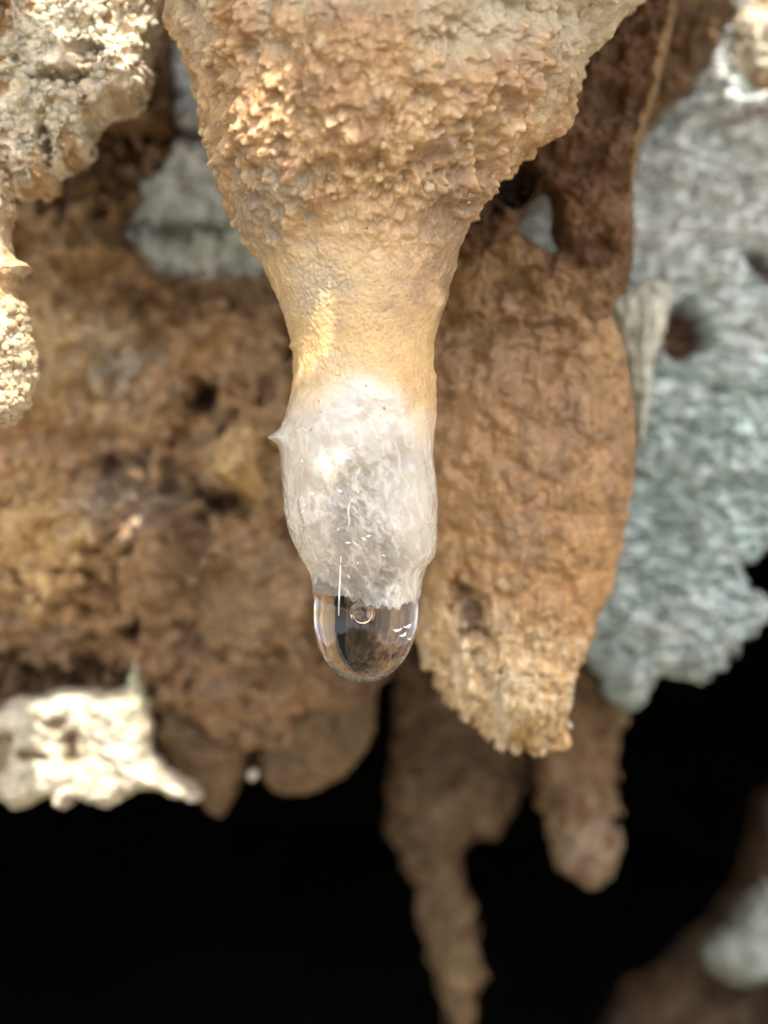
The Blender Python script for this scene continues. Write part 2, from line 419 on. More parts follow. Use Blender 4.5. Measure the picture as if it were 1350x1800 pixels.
# --- grey limestone wall far back, seen left of the main stalactite, through the hole and all down the right
def c_grey(px, py, w1, w2, Q):
    c = mix(flat(px, GREEN), GREY, sstep(w1, -.25, .3))
    c = mix(c, np.array([.80,.82,.79]), sstep(w2, .12, .5) * .45)
    c = mix(c, np.array([.25,.235,.19]), sstep(fbm(Q*[.55,1,2.2] + .5*w2[:, None], 211, 4, .5, True), 1.0, 1.5) * .6)
    c = mix(c, np.array([.58,.68,.62]), blob(px, py, 1240, 800, 150, 230, .7, w2) * .5)
    c = mix(c, np.array([.74,.74,.68]), blob(px, py, 1230, 350, 130, 130, .7, w2) * .7)
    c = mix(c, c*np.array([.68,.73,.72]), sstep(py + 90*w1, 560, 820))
    c = mix(c, np.array([.17,.085,.045]), blob(px, py, 1194, 588, 36, 42, .25, w2*.4))
    c = mix(c, np.array([.12,.075,.05]), blob(px, py, 1325, 480, 40, 14, .5, w2*.6, .6) * .9)
    c = mix(c, UMBER, blob(px, py, 1290, 225, 55, 10, .8, w2*.8) * .5)
    return c
def r_grey(px, py, sd, w1, w2, Q):
    up_ = 1 - sstep(py + 80*w1, 470, 620)
    h = 1.1*w1 + .12*w2 + (.10*domes(Q*.9, 71) + .26*domes(Q*1.9, 72))*up_ + .10*fbm(Q*3.5, 73, 3) - .9*sstep(fbm(Q*[.55,1,2.2] + .5*w2[:, None], 211, 4, .5, True), 1.0, 1.5) - .4*fbm(Q*[.5,1,1.6], 212, 4)
    h -= 4.5*blob(px, py, 1194, 588, 40, 46, .3, w2*.4)
    h -= 2.0*blob(px, py, 1325, 480, 46, 18, .5, w2*.6, .6)
    for (x, y, rx, ry, ro, k) in [(1270,690,130,10,.25,1.6),(1290,520,120,8,.12,1.2),(1250,770,120,8,.3,.9),(1180,930,90,7,-.3,.7),(1300,860,70,7,.5,.7)]: h -= k*blob(px, py, x, y + 14*w1, rx, ry, .8, w2*.7, ro)
    return h
wall_r = [(820,-120),(1450,-120),(1450,935),(1362,950),(1332,982),(1300,1000),(1310,1038),(1340,1060),(1332,1092),(1302,1140),(1268,1150),(1256,1182),(1230,1196),(1188,1190),(1162,1200),(1142,1240),(1116,1256),(1086,1236),(1060,1185),(1000,1100),(900,900),(830,600)]
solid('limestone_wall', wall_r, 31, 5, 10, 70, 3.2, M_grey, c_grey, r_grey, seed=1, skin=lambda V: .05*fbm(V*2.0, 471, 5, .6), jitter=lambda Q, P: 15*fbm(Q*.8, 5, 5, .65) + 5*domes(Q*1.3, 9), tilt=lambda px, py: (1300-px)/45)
props(bpy.data.objects['limestone_wall'], 'pale grey-green limestone wall with a dark pit, right of the brown stalactites', 'rock wall')
def c_greyl(px, py, w1, w2, Q):
    c = mix(flat(px, (.74,.79,.78)), GREY*1.15, sstep(w1, -.2, .3))
    c = mix(c, np.array([.68,.74,.70]), sstep(w2, .1, .5)*.7)
    c = mix(c, np.array([.66,.68,.58]), blob(px, py, 390, 450, 130, 45, .5, w2)*.8)
    c = mix(c, np.array([.20,.17,.14]), blob(px, py, 330, 418, 80, 10, .8, w2)*.8)
    c = mix(c, np.array([.2,.15,.11]), blob(px, py, 345, 262, 60, 8, .8, w2)*.7)
    return c
def r_greyl(px, py, sd, w1, w2, Q):
    return 1.8*w1 + .9*w2 + .5*domes(Q*1.2, 75) - 1.8*blob(px, py, 330, 418, 90, 14, .8, w2) - 1.2*blob(px, py, 345, 262, 70, 10, .8, w2) - .5*np.sin(py/14)*blob(px, py, 335, 190, 60, 90, .5)
o, _ = solid('limestone_block', [(295,20),(620,20),(640,300),(620,540),(520,520),(262,520),(205,425),(212,385),(250,330),(305,270)], 34, 6, 8, 50, 3.2, M_grey, c_greyl, r_greyl, seed=2, skin=lambda V: .2*fbm(V*1.2, 472, 5, .6))
props(o, 'bluish grey limestone block glimpsed left of the large knobbly stalactite', 'rock')

# --- dim ledge in the lower right corner, with a grey slab lying on it
def c_ledge(px, py, w1, w2, Q):
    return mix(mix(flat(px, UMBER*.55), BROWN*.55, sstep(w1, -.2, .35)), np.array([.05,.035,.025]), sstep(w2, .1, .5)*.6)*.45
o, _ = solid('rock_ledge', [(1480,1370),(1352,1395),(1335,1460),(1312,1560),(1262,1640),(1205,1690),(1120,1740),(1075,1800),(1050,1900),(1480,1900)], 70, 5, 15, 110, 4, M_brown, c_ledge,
         lambda px, py, sd, w1, w2, Q: 4*w1 + 1.2*w2, seed=3)
props(o, 'dim brown rock ledge sinking into the dark lower right corner', 'rock ledge')
o, _ = solid('limestone_slab', [(1480,1535),(1345,1548),(1318,1570),(1292,1600),(1275,1635),(1240,1665),(1238,1690),(1262,1715),(1300,1728),(1345,1722),(1480,1740)], 60, 3, 4, 50, 4, M_grey,
         lambda px, py, w1, w2, Q: mix(flat(px, (.20,.22,.18)), np.array([.12,.12,.095]), sstep(w2, -.2, .4)), lambda px, py, sd, w1, w2, Q: 1.4*w1 + .7*w2, seed=4)
props(o, 'small grey limestone slab low in the right corner by the dark', 'rock')

# --- hanging mass and the two thin stalactites under the brown one
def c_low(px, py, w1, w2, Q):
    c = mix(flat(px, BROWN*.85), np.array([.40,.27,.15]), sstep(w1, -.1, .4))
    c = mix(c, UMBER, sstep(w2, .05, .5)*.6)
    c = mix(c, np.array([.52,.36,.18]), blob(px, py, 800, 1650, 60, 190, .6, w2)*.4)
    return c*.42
def r_low(px, py, sd, w1, w2, Q):
    return 1.6*w1 + .8*w2 + .5*domes(Q*1.1, 81)
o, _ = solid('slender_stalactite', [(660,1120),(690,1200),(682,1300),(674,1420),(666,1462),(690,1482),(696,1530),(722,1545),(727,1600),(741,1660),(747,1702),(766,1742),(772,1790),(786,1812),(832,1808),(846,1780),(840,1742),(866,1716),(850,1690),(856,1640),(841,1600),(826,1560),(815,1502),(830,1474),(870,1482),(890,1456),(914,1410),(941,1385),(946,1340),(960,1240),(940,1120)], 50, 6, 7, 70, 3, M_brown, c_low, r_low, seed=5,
         jitter=lambda Q, P: 6*fbm(Q*.9, 15, 5, .65) + 6*domes(Q*1.2, 19) - 6, skin=lambda V: .5*fbm(V*.5, 481, 4, .6) + .4*domes(V*.8, 482) - .35)
props(o, 'long slender brown stalactite with a ragged top, hanging into the black lower cave', 'stalactite', 'stalactites hanging from the cave roof')
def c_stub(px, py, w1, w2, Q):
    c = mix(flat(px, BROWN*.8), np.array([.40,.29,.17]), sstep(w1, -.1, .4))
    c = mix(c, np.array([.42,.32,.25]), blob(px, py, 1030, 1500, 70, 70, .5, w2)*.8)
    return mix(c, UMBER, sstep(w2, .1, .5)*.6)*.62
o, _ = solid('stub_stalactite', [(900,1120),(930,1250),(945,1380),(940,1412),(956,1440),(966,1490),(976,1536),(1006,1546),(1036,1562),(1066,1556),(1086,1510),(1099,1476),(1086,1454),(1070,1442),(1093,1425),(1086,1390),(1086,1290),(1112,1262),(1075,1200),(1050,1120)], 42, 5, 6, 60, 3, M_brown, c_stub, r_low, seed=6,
         jitter=lambda Q, P: 5*fbm(Q*.9, 25, 5, .65) + 6*domes(Q*1.2, 29) - 5, skin=lambda V: .5*fbm(V*.5, 483, 4, .6) + .35*domes(V*.8, 484) - .1)
props(o, 'short brown stub of a stalactite with a blunt broken tip, over the black cave', 'stalactite', 'stalactites hanging from the cave roof')

# --- big brown mass on the left
def c_left(px, py, w1, w2, Q):
    c = mix(flat(px, np.array([.64,.43,.265])), np.array([.50,.33,.195]), sstep(w1, -.15, .35))
    c = mix(c, np.array([.46,.34,.22]), sstep(w2, .08, .45)*.7)
    c = mix(c, np.array([.33,.27,.21]), sstep(fbm(Q*.6, 333, 4), .1, .45)*.6)
    for (x, y, rx, ry, col, k) in [
        (150,620,110,100,(.60,.43,.24),.95),(220,640,60,70,(.58,.49,.39),.85),(110,950,110,110,(.60,.42,.22),.95),(440,800,60,80,(.66,.47,.25),.95),
        (380,560,110,40,(.30,.18,.10),.6),(270,880,90,50,(.50,.45,.43),.8),(250,830,60,40,(.12,.08,.06),.7),(340,1000,40,140,(.20,.12,.07),.7),(470,640,50,60,(.50,.38,.28),.7),(330,540,140,30,(.2,.11,.05),.7),(220,650,60,20,(.33,.31,.30),.6),(260,1050,60,90,(.40,.25,.13),.5),
        (120,250,180,130,(.20,.115,.05),.85),(170,420,120,60,(.30,.21,.12),.6),(290,200,40,90,(.18,.10,.045),.9),(60,1180,190,50,(.20,.12,.06),.8),
        (400,1000,100,100,(.34,.24,.15),.5),(500,1080,70,90,(.38,.27,.16),.5),(560,900,60,120,(.30,.21,.14),.5)]:
        c = mix(c, np.array(col), blob(px, py, x, y, rx, ry, .6, w2*1.2)*k)
    c = mix(c, c*np.array([.55,.52,.50]), sstep(py + 70*w2 - np.abs(px-330)*.15, 960, 1180))  # shade on the lower part painted into the colour
    c = mix(c, np.array([.09,.055,.03]), blob(px, py, 720, 1010, 130, 260, .4, w2*.5)*.9)  # shadow behind the drop painted as a dark patch
    for (x, y, rx, ry) in [(365,700,20,18),(400,880,26,20),(205,825,18,14),(240,1105,12,12),(402,760,7,10),(530,560,20,60)]:
        c = mix(c, np.array([.07,.035,.02]), blob(px, py, x, y, rx, ry, .5, w2*.5)*.9)
    return c
def r_left(px, py, sd, w1, w2, Q):
    h = 3.4*w1 + .9*w2 + .15*domes(Q*.7, 85)
    for (x, y, rx, ry, k) in [(150,620,110,90,1.8),(110,950,110,110,2.6),(440,800,65,85,2.2),(430,560,100,60,1.0),(260,1060,60,100,1.4),(480,1080,90,90,1.6),(170,420,150,60,1.2),
                              (365,700,24,22,-4),(400,880,40,26,-3),(205,825,40,16,-1.8),(330,900,40,120,-1.6),(240,1105,16,16,-2),(402,760,10,14,-1.5),(535,570,30,70,-3),(120,300,150,60,-2.5),(60,1190,170,30,-2.5)]:
        h = h + 1.5*k * blob(px, py, x, y, rx, ry, .6, w2*.8)
    return h
left_poly = [(-150,-60),(306,-60),(300,60),(306,110),(318,200),(332,268),(270,312),(258,362),(224,402),(228,440),(268,456),(280,500),(380,493),(472,485),(560,500),(660,560),(765,800),(760,1000),(735,1110),(690,1170),(662,1215),(600,1260),(480,1330),(360,1290),(280,1250),(150,1245),(-150,1260)]
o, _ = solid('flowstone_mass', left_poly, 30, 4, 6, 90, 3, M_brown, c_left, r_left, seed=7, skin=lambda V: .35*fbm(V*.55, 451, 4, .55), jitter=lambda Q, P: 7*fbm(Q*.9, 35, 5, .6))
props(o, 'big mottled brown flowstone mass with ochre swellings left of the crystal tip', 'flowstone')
# its two downward lobes
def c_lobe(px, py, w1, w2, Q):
    return mix(mix(flat(px, np.array([.15,.095,.05])), np.array([.19,.125,.067]), sstep(w1, -.2, .3)), np.array([.10,.06,.033]), sstep(w2, .1, .5)*.6)  # lobes coloured darker to carry the shade low in the cave
r_lobe = lambda px, py, sd, w1, w2, Q: 1.2*w1 + .6*w2 + .25*domes(Q*1.0, 88)
lobe_e = empty('blunt_lobe', (wx(550,34), 34, wz(1150,34)), 'rounded brown lobe with a tiny pale bead, hanging lower left of the drop', 'flowstone')
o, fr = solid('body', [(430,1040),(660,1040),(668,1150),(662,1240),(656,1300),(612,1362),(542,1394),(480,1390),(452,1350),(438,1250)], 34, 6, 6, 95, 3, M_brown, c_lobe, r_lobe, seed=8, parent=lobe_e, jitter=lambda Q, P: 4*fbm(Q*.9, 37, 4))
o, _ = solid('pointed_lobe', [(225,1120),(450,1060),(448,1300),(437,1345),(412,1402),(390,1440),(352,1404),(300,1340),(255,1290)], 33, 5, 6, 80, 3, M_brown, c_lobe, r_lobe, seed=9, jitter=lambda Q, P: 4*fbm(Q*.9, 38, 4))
props(o, 'brown pointed lobe tapering to a tip beside the sunlit white rock', 'flowstone')
gm_pale = grain_meshes(M_crust, 3, 3, 'bead', (.72,.62,.48))
scatter(gm_pale[:1], [(wx(445,30), 30, wz(1362,30))], [.42], lobe_e, rng, 'bead')

# --- sunlit white rock lower left
def c_sunlit(px, py, w1, w2, Q):
    c = mix(flat(px, (.52,.45,.32)), np.array([.58,.51,.38]), sstep(w1, -.2, .3))
    c = mix(c, np.array([.42,.34,.24]), sstep(w2, .18, .5)*.5)
    for (x, y, rx, ry) in [(108,1268,14,10),(132,1305,10,24),(58,1322,20,8),(12,1312,20,40),(80,1250,14,8)]:
        c = mix(c, np.array([.30,.19,.09]), blob(px, py, x, y, rx, ry, .5, w2*.8)*.75)
    c = mix(c, np.array([.40,.40,.26]), blob(px, py, 240, 1190, 18, 60, .6, w2)*.8)
    return c
def r_sunlit(px, py, sd, w1, w2, Q):
    h = 1.0*w1 + .5*w2 + .2*domes(Q*.9, 91) + .15*domes(Q*2, 92)
    for (x, y, rx, ry) in [(108,1268,16,12),(132,1305,12,26),(58,1322,24,10),(12,1312,20,40)]: h = h - 1.3*blob(px, py, x, y, rx, ry, .5, w2*.6)
    return h
o, _ = solid('sunlit_rock', [(-120,1250),(0,1248),(22,1226),(62,1226),(112,1208),(180,1213),(224,1210),(231,1172),(239,1146),(248,1170),(252,1205),(262,1226),(266,1290),(269,1328),(292,1352),(330,1378),(359,1400),(346,1413),(300,1395),(266,1386),(230,1396),(190,1420),(150,1404),(131,1394),(126,1421),(105,1421),(97,1394),(60,1410),(30,1424),(4,1400),(-120,1380)],
         25, 3, 5, 34, 2.5, M_crust, c_sunlit, r_sunlit, seed=10, rough=1, skin=lambda V: .25*fbm(V*.9, 441, 5, .6) + .10*domes(V*1.5, 442) - .05, jitter=lambda Q, P: 4*fbm(Q*1.2, 39, 5, .6))
props(o, 'bright sunlit cream rock with a thin tail pointing toward the dark lobe', 'rock')

# --- dark brown curtain behind the main stalactite on the right, with a hole through it
def c_curtain(px, py, w1, w2, Q):
    c = mix(flat(px, np.array([.11,.053,.020])), np.array([.155,.08,.033]), sstep(w1, -.2, .3))
    c = mix(c, np.array([.10,.05,.022]), sstep(w2, .1, .5)*.6)
    c = mix(c, np.array([.28,.18,.085]), blob(px, py, 1135, 180, 14, 160, .8, w2, .22)*.8)
    c = mix(c, np.array([.31,.195,.10]), sstep(py + 60*w1 + (900-px)*.35, 380, 560))
    c = mix(c, np.array([.05,.027,.015]), blob(px, py, 905, 330, 45, 30, .5, w2*.6, -.6)*.95)
    return c
def r_curtain(px, py, sd, w1, w2, Q):
    return 1.6*w1 + .7*w2 + .25*domes(Q*1.3, 95) + 1.6*blob(px, py, 1140, 180, 14, 170, .8, w2*.6, .22) - 3*blob(px, py, 905, 330, 45, 34, .6, w2*.6, -.6)
o, _ = solid('stone_curtain', [(780,-120),(1182,-120),(1188,-10),(1182,70),(1152,165),(1126,250),(1111,300),(1113,420),(1108,505),(1074,538),(1050,660),(980,720),(820,720),(740,420)], 15, 2.6, 4, 60, 2.6, M_brown, c_curtain, r_curtain, seed=11,
         skin=lambda V: .12*fbm(V*[1.2,1,.5], 465, 4) + .05*domes(V*1.6, 466), holes=[[(908,398),(934,352),(955,338),(968,345),(972,372),(969,418),(984,440),(968,447),(942,428),(922,420)]], jitter=lambda Q, P: 4*fbm(Q*1.1, 45, 5, .6))
props(o, 'dark brown stone curtain with a hole showing grey wall, behind the main stalactite', 'flowstone')
o, _ = solid('shaded_rock', [(1060,-120),(1330,-120),(1300,0),(1285,50),(1250,112),(1205,165),(1150,215),(1122,275),(1100,330),(1000,330)], 28, 2, 5, 60, 3, M_brown,
         lambda px, py, w1, w2, Q: mix(mix(flat(px, (.22,.13,.06)), np.array([.13,.072,.032]), sstep(w1, -.2, .3)), np.array([.30,.2,.1]), sstep(w2, .15, .5)*.5), lambda px, py, sd, w1, w2, Q: 1.6*w1+.7*w2, seed=12)
props(o, 'dark brown rock wedge between the stone curtain and the sunlit knob', 'rock')
def c_knob(px, py, w1, w2, Q):
    return mix(mix(flat(px, (.64,.55,.40)), np.array([.70,.63,.50]), sstep(w1, -.2, .3)), np.array([.34,.2,.08]), np.maximum(blob(px, py, 1345, 160, 40, 24, .5, w2), blob(px, py, 1330, 0, 50, 16, .5, w2))*.9)
o, _ = solid('sunlit_stone', [(1450,-40),(1352,0),(1310,10),(1284,40),(1282,90),(1296,128),(1318,150),(1350,172),(1450,190)], 27, 3, 4, 50, 3, M_crust, c_knob, lambda px, py, sd, w1, w2, Q: 1.2*w1+.6*w2+.4*domes(Q, 97), seed=13)
props(o, 'glaring sunlit cream knob of rock on the grey wall, upper right', 'rock')
# --- pale drip strip along the right side of the brown stalactite
o, _ = solid('pale_drapery', [(1066,540),(1104,514),(1130,496),(1160,492),(1182,515),(1174,560),(1152,625),(1138,720),(1128,800),(1112,760),(1108,690),(1098,612)], 24, 1.6, 4, 34, 2.6, M_grey,
         lambda px, py, w1, w2, Q: mix(flat(px, (.52,.49,.38)), np.array([.42,.40,.31]), sstep(fbm(Q*[3,1,.5], 99, 4), -.1, .3)), lambda px, py, sd, w1, w2, Q: .6*fbm(Q*[3,1,.35], 99, 4)+.5*w1, seed=14, jitter=lambda Q, P: 4*fbm(Q, 46, 4))
props(o, 'pale yellow-grey stone strip running down beside the big brown stalactite', 'flowstone')

# --- the big broken stalactite, close behind on the right
bs = empty('broken_stalactite', (wx(925,14), 14, wz(480,14)), 'thick brown stalactite with a ragged broken end, just right of the crystal tip', 'stalactite', 'stalactites hanging from the cave roof')
def c_broken(px, py, w1, w2, Q):
    c = mix(flat(px, np.array([.32,.195,.10])), np.array([.25,.15,.078]), sstep(w1, -.2, .3))
    c = mix(c, np.array([.46,.31,.18]), sstep(fbm(Q*[1.6,1,.45], 311, 5), .08, .5)*.45)
    c = mix(c, np.array([.24,.145,.08]), sstep(fbm(Q*[1.6,1,.5], 317, 5), .15, .5)*.35)
    c = c*np.array([.93,.95,.98])
    for (x, y, rx, ry, col, k) in [(840,480,70,90,(.44,.29,.15),.6),(960,590,110,26,(.22,.14,.08),.6),(900,640,90,50,(.26,.17,.105),.6),(830,830,70,110,(.42,.27,.14),.5),
                                   (1060,580,40,60,(.48,.32,.17),.6),(1020,1030,80,140,(.45,.27,.12),.6),(790,1010,50,50,(.50,.33,.17),.6),(850,420,80,40,(.34,.19,.10),.6)]:
        c = mix(c, np.array(col), blob(px, py, x, y, rx, ry, .7, w2*1.2)*k)
    lowr = sstep(py + 60*w2 - (px-900)*.25, 1020, 1180)
    c = mix(c, np.array([.60,.42,.215]), lowr*.8)
    c = mix(c, np.array([.66,.56,.42]), lowr*blob(px, py, 850, 1190, 90, 110, .7, w2)*.6)
    c = mix(c, np.array([.70,.62,.50]), lowr*sstep(fbm(Q*[2.4,1,.4], 319, 4), .05, .35)*.7)
    c = mix(c, np.array([.13,.085,.06]), blob(px, py, 822, 1070, 20, 50, .7, w2*.7, -.25)*.85)
    return c
def r_broken(px, py, sd, w1, w2, Q):
    h = 1.0*w1 + .22*w2 + .15*fbm(Q*[1.6,1,.45], 311, 4) + .06*domes(Q*[2,2,1.3], 98)
    lowr = sstep(py + 40*w2 - (px-900)*.25, 1040, 1180)
    fl = fbm(Q*[1.0,1,.6]+3*fbm(Q*.3, 5, 2)[:, None], 313, 4, .6, True)
    h = h + lowr*(.35*fl + .2*domes(Q*[.8,1,1.2], 318)) - 1.1*blob(px, py, 822, 1070, 22, 55, .7, w2*.6, -.25)
    h = h - .8*blob(px, py, 960, 590, 120, 14, .8, w2*.4, .05)
    h = h - 2.2*sstep(py, 1220, 1330) - 4.2*(1 - sstep(py + 40*w1, 440, 700))
    return h
bpoly = [(690,540),(780,480),(812,462),(860,452),(900,452),(940,456),(985,462),(1040,462),(1066,500),(1066,540),(1095,600),(1112,690),(1118,760),(1114,850),(1100,930),(1088,985),(1070,1045),(1050,1085),(1040,1130),(1010,1180),(1002,1230),(990,1262),(995,1302),(985,1314),(962,1318),(938,1331),(921,1313),(906,1320),(892,1306),(880,1324),(868,1296),(857,1303),(842,1278),(833,1262),(813,1260),(806,1240),(789,1237),(777,1214),(766,1208),(759,1178),(742,1172),(732,1120),(736,1060),(745,1000),(700,900),(680,700)]
solid('body', bpoly, 15, 5.2, 6, 170, 2.4, M_broken, c_broken, r_broken, seed=15, parent=bs, skin=lambda V: .05*fbm(V*[1.1,1.0,.5], 461, 3, .5) + .07*fbm(V*[2.6,1.6,.28], 467, 3, .5) + .03*domes(V*[2.2,2.2,1.5], 462) + sstep(-V[:,2], 4, 9)*(.32*fbm(V*[1.7,1.2,.45], 463, 5, .6) + .10*fbm(V*2.2, 464, 3)), jitter=lambda Q, P: 4*fbm(Q*1.1, 47, 4) + (7*fbm(Q*1.8, 48, 4, .65) + 4*domes(Q*1.6, 49)) * sstep(P[:, 1], 1090, 1250), rough=1)
scatter(gm_pale[1:2], [(wx(1001,13), 13, wz(1275,13))], [.2], bs, rng, 'nodule')

# --- crusted rock, upper left
cr = empty('crusted_rock', (wx(100,6), 6, wz(0,6)), 'orange brown rock covered in pale granular crust, sun on its upper edge', 'rock')
def crustm(px, py, w1, w2):
    k = np.maximum(blob(px, py, 160, 110, 125, 150, .25, w2*.9), blob(px, py, 230, 60, 90, 150, .25, w2*.5))
    k = np.maximum(k, blob(px, py, 65, 220, 60, 100, .25, w2*.9))
    return k
def c_crust(px, py, w1, w2, Q):
    c = mix(flat(px, np.array([.46,.275,.12])), np.array([.28,.145,.055]), sstep(w1, -.15, .3))
    c = mix(c, np.array([.60,.42,.23]), sstep(w2, .1, .4)*.7)
    k = crustm(px, py, w1, w2)
    w = mix(flat(px, np.array([.74,.62,.43])), np.array([.80,.70,.51]), sstep(w1, -.1, .3))
    w = mix(w, np.array([.56,.47,.34]), sstep(fbm(Q*1.6, 401, 4), .05, .4)*.6)
    c = mix(c, w, k)
    c = mix(c, np.array([.50,.26,.07]), blob(px, py, 195, 62, 18, 10, .5, w2)*.8)
    c = mix(c, np.array([.55,.28,.06]), blob(px, py, 200, 4, 45, 9, .5, w2, -.15)*.9)
    for (x, y, rx, ry) in [(130,158,34,9),(175,122,20,16),(93,270,8,24)]: c = mix(c, np.array([.15,.09,.045]), blob(px, py, x, y, rx, ry, .5, w2*.8)*.85)
    return c
def r_crust(px, py, sd, w1, w2, Q):
    k = crustm(px, py, w1, w2)
    h = 1.3*w1 + .6*w2 + (.30*domes(Q*.75, 402) + .12*domes(Q*1.9, 403))*(.35 + .65*k) + .6*k
    for (x, y, rx, ry, d) in [(130,158,38,12,1.6),(175,122,24,20,1.3),(93,270,10,28,1.4),(20,70,26,40,1.6)]: h = h - d*blob(px, py, x, y, rx, ry, .5, w2*.7)
    for (x, y, rx, ry, d) in [(50,60,22,20,.8),(210,160,50,40,1.0),(205,30,14,22,.8),(140,40,30,30,.8),(70,110,60,40,.7)]: h = h + d*blob(px, py, x, y, rx, ry, .6, w2*.5)
    return h
o, fr = solid('body', [(-100,-100),(288,-100),(288,20),(272,60),(262,110),(266,135),(250,180),(212,190),(182,205),(165,230),(160,268),(132,290),(106,305),(86,340),(30,350),(14,322),(-100,318)], 8, 3.5, 6, 55, 1.6, M_crust, c_crust, r_crust, seed=16, parent=cr, rough=1, skin=lambda V: .26*domes(V*1.0, 421) + .15*domes(V*2.2, 422) + .08*domes(V*4.5, 424) + .22*fbm(V*.8, 423, 4) - .2,
         jitter=lambda Q, P: 5*fbm(Q*1.1, 50, 4) + 5*domes(Q*2.2, 51))
def surf_pts(fr, mask, n, r, prot=.2):
    ids = np.where(mask)[0]; r.shuffle(il := list(ids)); il = il[:n]
    return [(fr['x'][i], fr['y'][i] - prot*0, fr['z'][i]) for i in il], il
ok = (fr['sd'] > 1) & (crustm(fr['px'], fr['py'], 0, fbm(np.stack([fr['px']/60, fr['py']/60, fr['px']*0], 1), 3)) > .5) & (fr['px'] > 0) & (fr['py'] > -10)
gm_crust = grain_meshes(M_crust, 5, 21, 'nodule', (.72,.62,.45))
pts, _ = surf_pts(fr, ok, 230, rng)
scatter(gm_crust, pts, [.12 + .22*rng.random()**2 for _ in pts], cr, rng)

# --- popcorn growth on the left edge
pe = empty('popcorn_growth', (wx(0,2), 2, wz(330,2)), 'tan knobbly growth at the left edge with a thorn above a cluster of beads', 'rock')
def c_pop(px, py, w1, w2, Q):
    c = mix(flat(px, np.array([.52,.345,.175])), np.array([.40,.25,.12]), sstep(w1, -.2, .3))
    return mix(c, np.array([.66,.53,.35]), np.maximum(sstep(w2, .1, .4)*.6, sstep(py, 520, 560)*.7))
def r_pop(px, py, sd, w1, w2, Q):
    return .7*w1 + .3*w2 + (.4*domes(Q*1.0, 411) + .28*domes(Q*2.3, 412))*(.25+.75*sstep(np.abs(py-450), 50, 90))
o, fr = solid('body', [(-14,300),(2,302),(16,322),(22,360),(18,420),(30,455),(64,470),(42,488),(30,520),(46,540),(52,600),(66,640),(56,690),(46,722),(10,748),(-14,755)], 3, 3, 3, 45, 1.6, M_crust, c_pop, r_pop, seed=17, parent=pe, rough=1, skin=lambda V: (.28*domes(V*1.3, 431) + .16*domes(V*2.8, 432))*(.15+.85*sstep(np.abs(V[:,2]-15), 1.5, 3)) + .15*fbm(V*.8, 433, 4) - .12,
         jitter=lambda Q, P: (3*fbm(Q*1.2, 52, 4) + 4*domes(Q*2.2, 53)) * sstep(np.abs(P[:, 1]-470), 20, 60))
gm_pop = grain_meshes(M_crust, 5, 25, 'nodule', (.66,.50,.30))
ok = (fr['sd'] > 1) & (fr['px'] > -10) & (np.abs(fr['py']-450) > 75)
pts, _ = surf_pts(fr, ok & (fr['py'] > 520), 100, rng); p2, _ = surf_pts(fr, ok & (fr['py'] < 400), 30, rng)
scatter(gm_pop, pts + p2, [.14 + .24*rng.random()**2 for _ in pts + p2], pe, rng)
scatter(gm_pop, [(wx(x, 1.5), 1.5, wz(y, 1.5)) for x, y in [(38,672),(40,690),(34,700),(62,660),(28,672),(46,655)]], [.30,.26,.28,.16,.24,.22], pe, rng)

# ================================================================== the main stalactite
ms = empty('dripping_stalactite', (0, 1, 42), 'large knobbly tan stalactite ending in a white crystal tip that holds a drop', 'stalactite', 'stalactites hanging from the cave roof')
LE = np.array([(-330,262),(-200,272),(-80,279),(0,288),(60,301),(130,323),(200,350),(250,363),(300,379),(345,397),(400,426),(450,456),(500,479),(550,500),(600,513),(620,516),(660,517),(700,512),(740,503),(770,494),(790,492),(820,492),(860,497),(900,501),(940,511),(970,523),(1000,537),(1030,547),(1060,551),(1090,553),(1120,560)], float)
RE = np.array([(-330,1350),(-200,1260),(-80,1180),(0,1118),(20,1090),(60,1050),(100,1030),(150,1004),(200,988),(222,974),(240,955),(262,930),(300,896),(340,874),(380,842),(420,816),(460,801),(500,791),(540,785),(580,771),(600,766),(640,764),(690,765),(720,767),(760,765),(800,763),(840,766),(900,768),(950,769),(974,767),(985,761),(1000,752),(1020,745),(1050,740),(1075,735),(1100,730),(1120,724)], float)
rows = np.concatenate([np.arange(-330, -20, 6), np.arange(-20, 440, 2.6), np.arange(440, 1062, 1.7)])
NT = 620
th = np.linspace(0, 2*math.pi, NT, endpoint=False)
th = th + .55*np.sin(th)*-1            # denser towards the viewer; th = 0 looks at -y
th = np.arange(NT)/NT*2*math.pi; th = th - .45*np.sin(th)
lx = np.interp(rows, LE[:, 0], LE[:, 1]); rx_ = np.interp(rows, RE[:, 0], RE[:, 1])
k5 = np.ones(7)/7
sm = lambda v: np.convolve(np.pad(v, 3, mode='edge'), k5, mode='valid')
lx, rx_ = sm(lx), sm(rx_)
cx = (lx + rx_)/2; hw = (rx_ - lx)/2
cyo = np.interp(rows, [-330, 0, 400, 700, 1100], [9, 3.5, .8, 0, 0])       # the column leans back a little upwards
ryf = np.interp(rows, [-330, 0, 150, 300, 420, 600, 1100], [.95, .95, 1.08, 1.16, .92, .92, .97])
R, T = np.meshgrid(np.arange(len(rows)), np.arange(NT), indexing='ij')
st, ct = np.sin(T*0 + th[None]), np.cos(T*0 + th[None])
X = (cx[:, None] + hw[:, None]*st - 675)/PX; Y = cyo[:, None] - hw[:, None]/PX*ryf[:, None]*ct; Z = np.tile(((900 - rows)/PX)[:, None], (1, NT))
nrm = np.stack([st, -ct, 0*st], -1)
slope = np.gradient(hw, rows)
nrm[..., 2] = slope[:, None]*.95            # widens upward -> normals tilt down
nrm /= np.linalg.norm(nrm, axis=-1, keepdims=True)
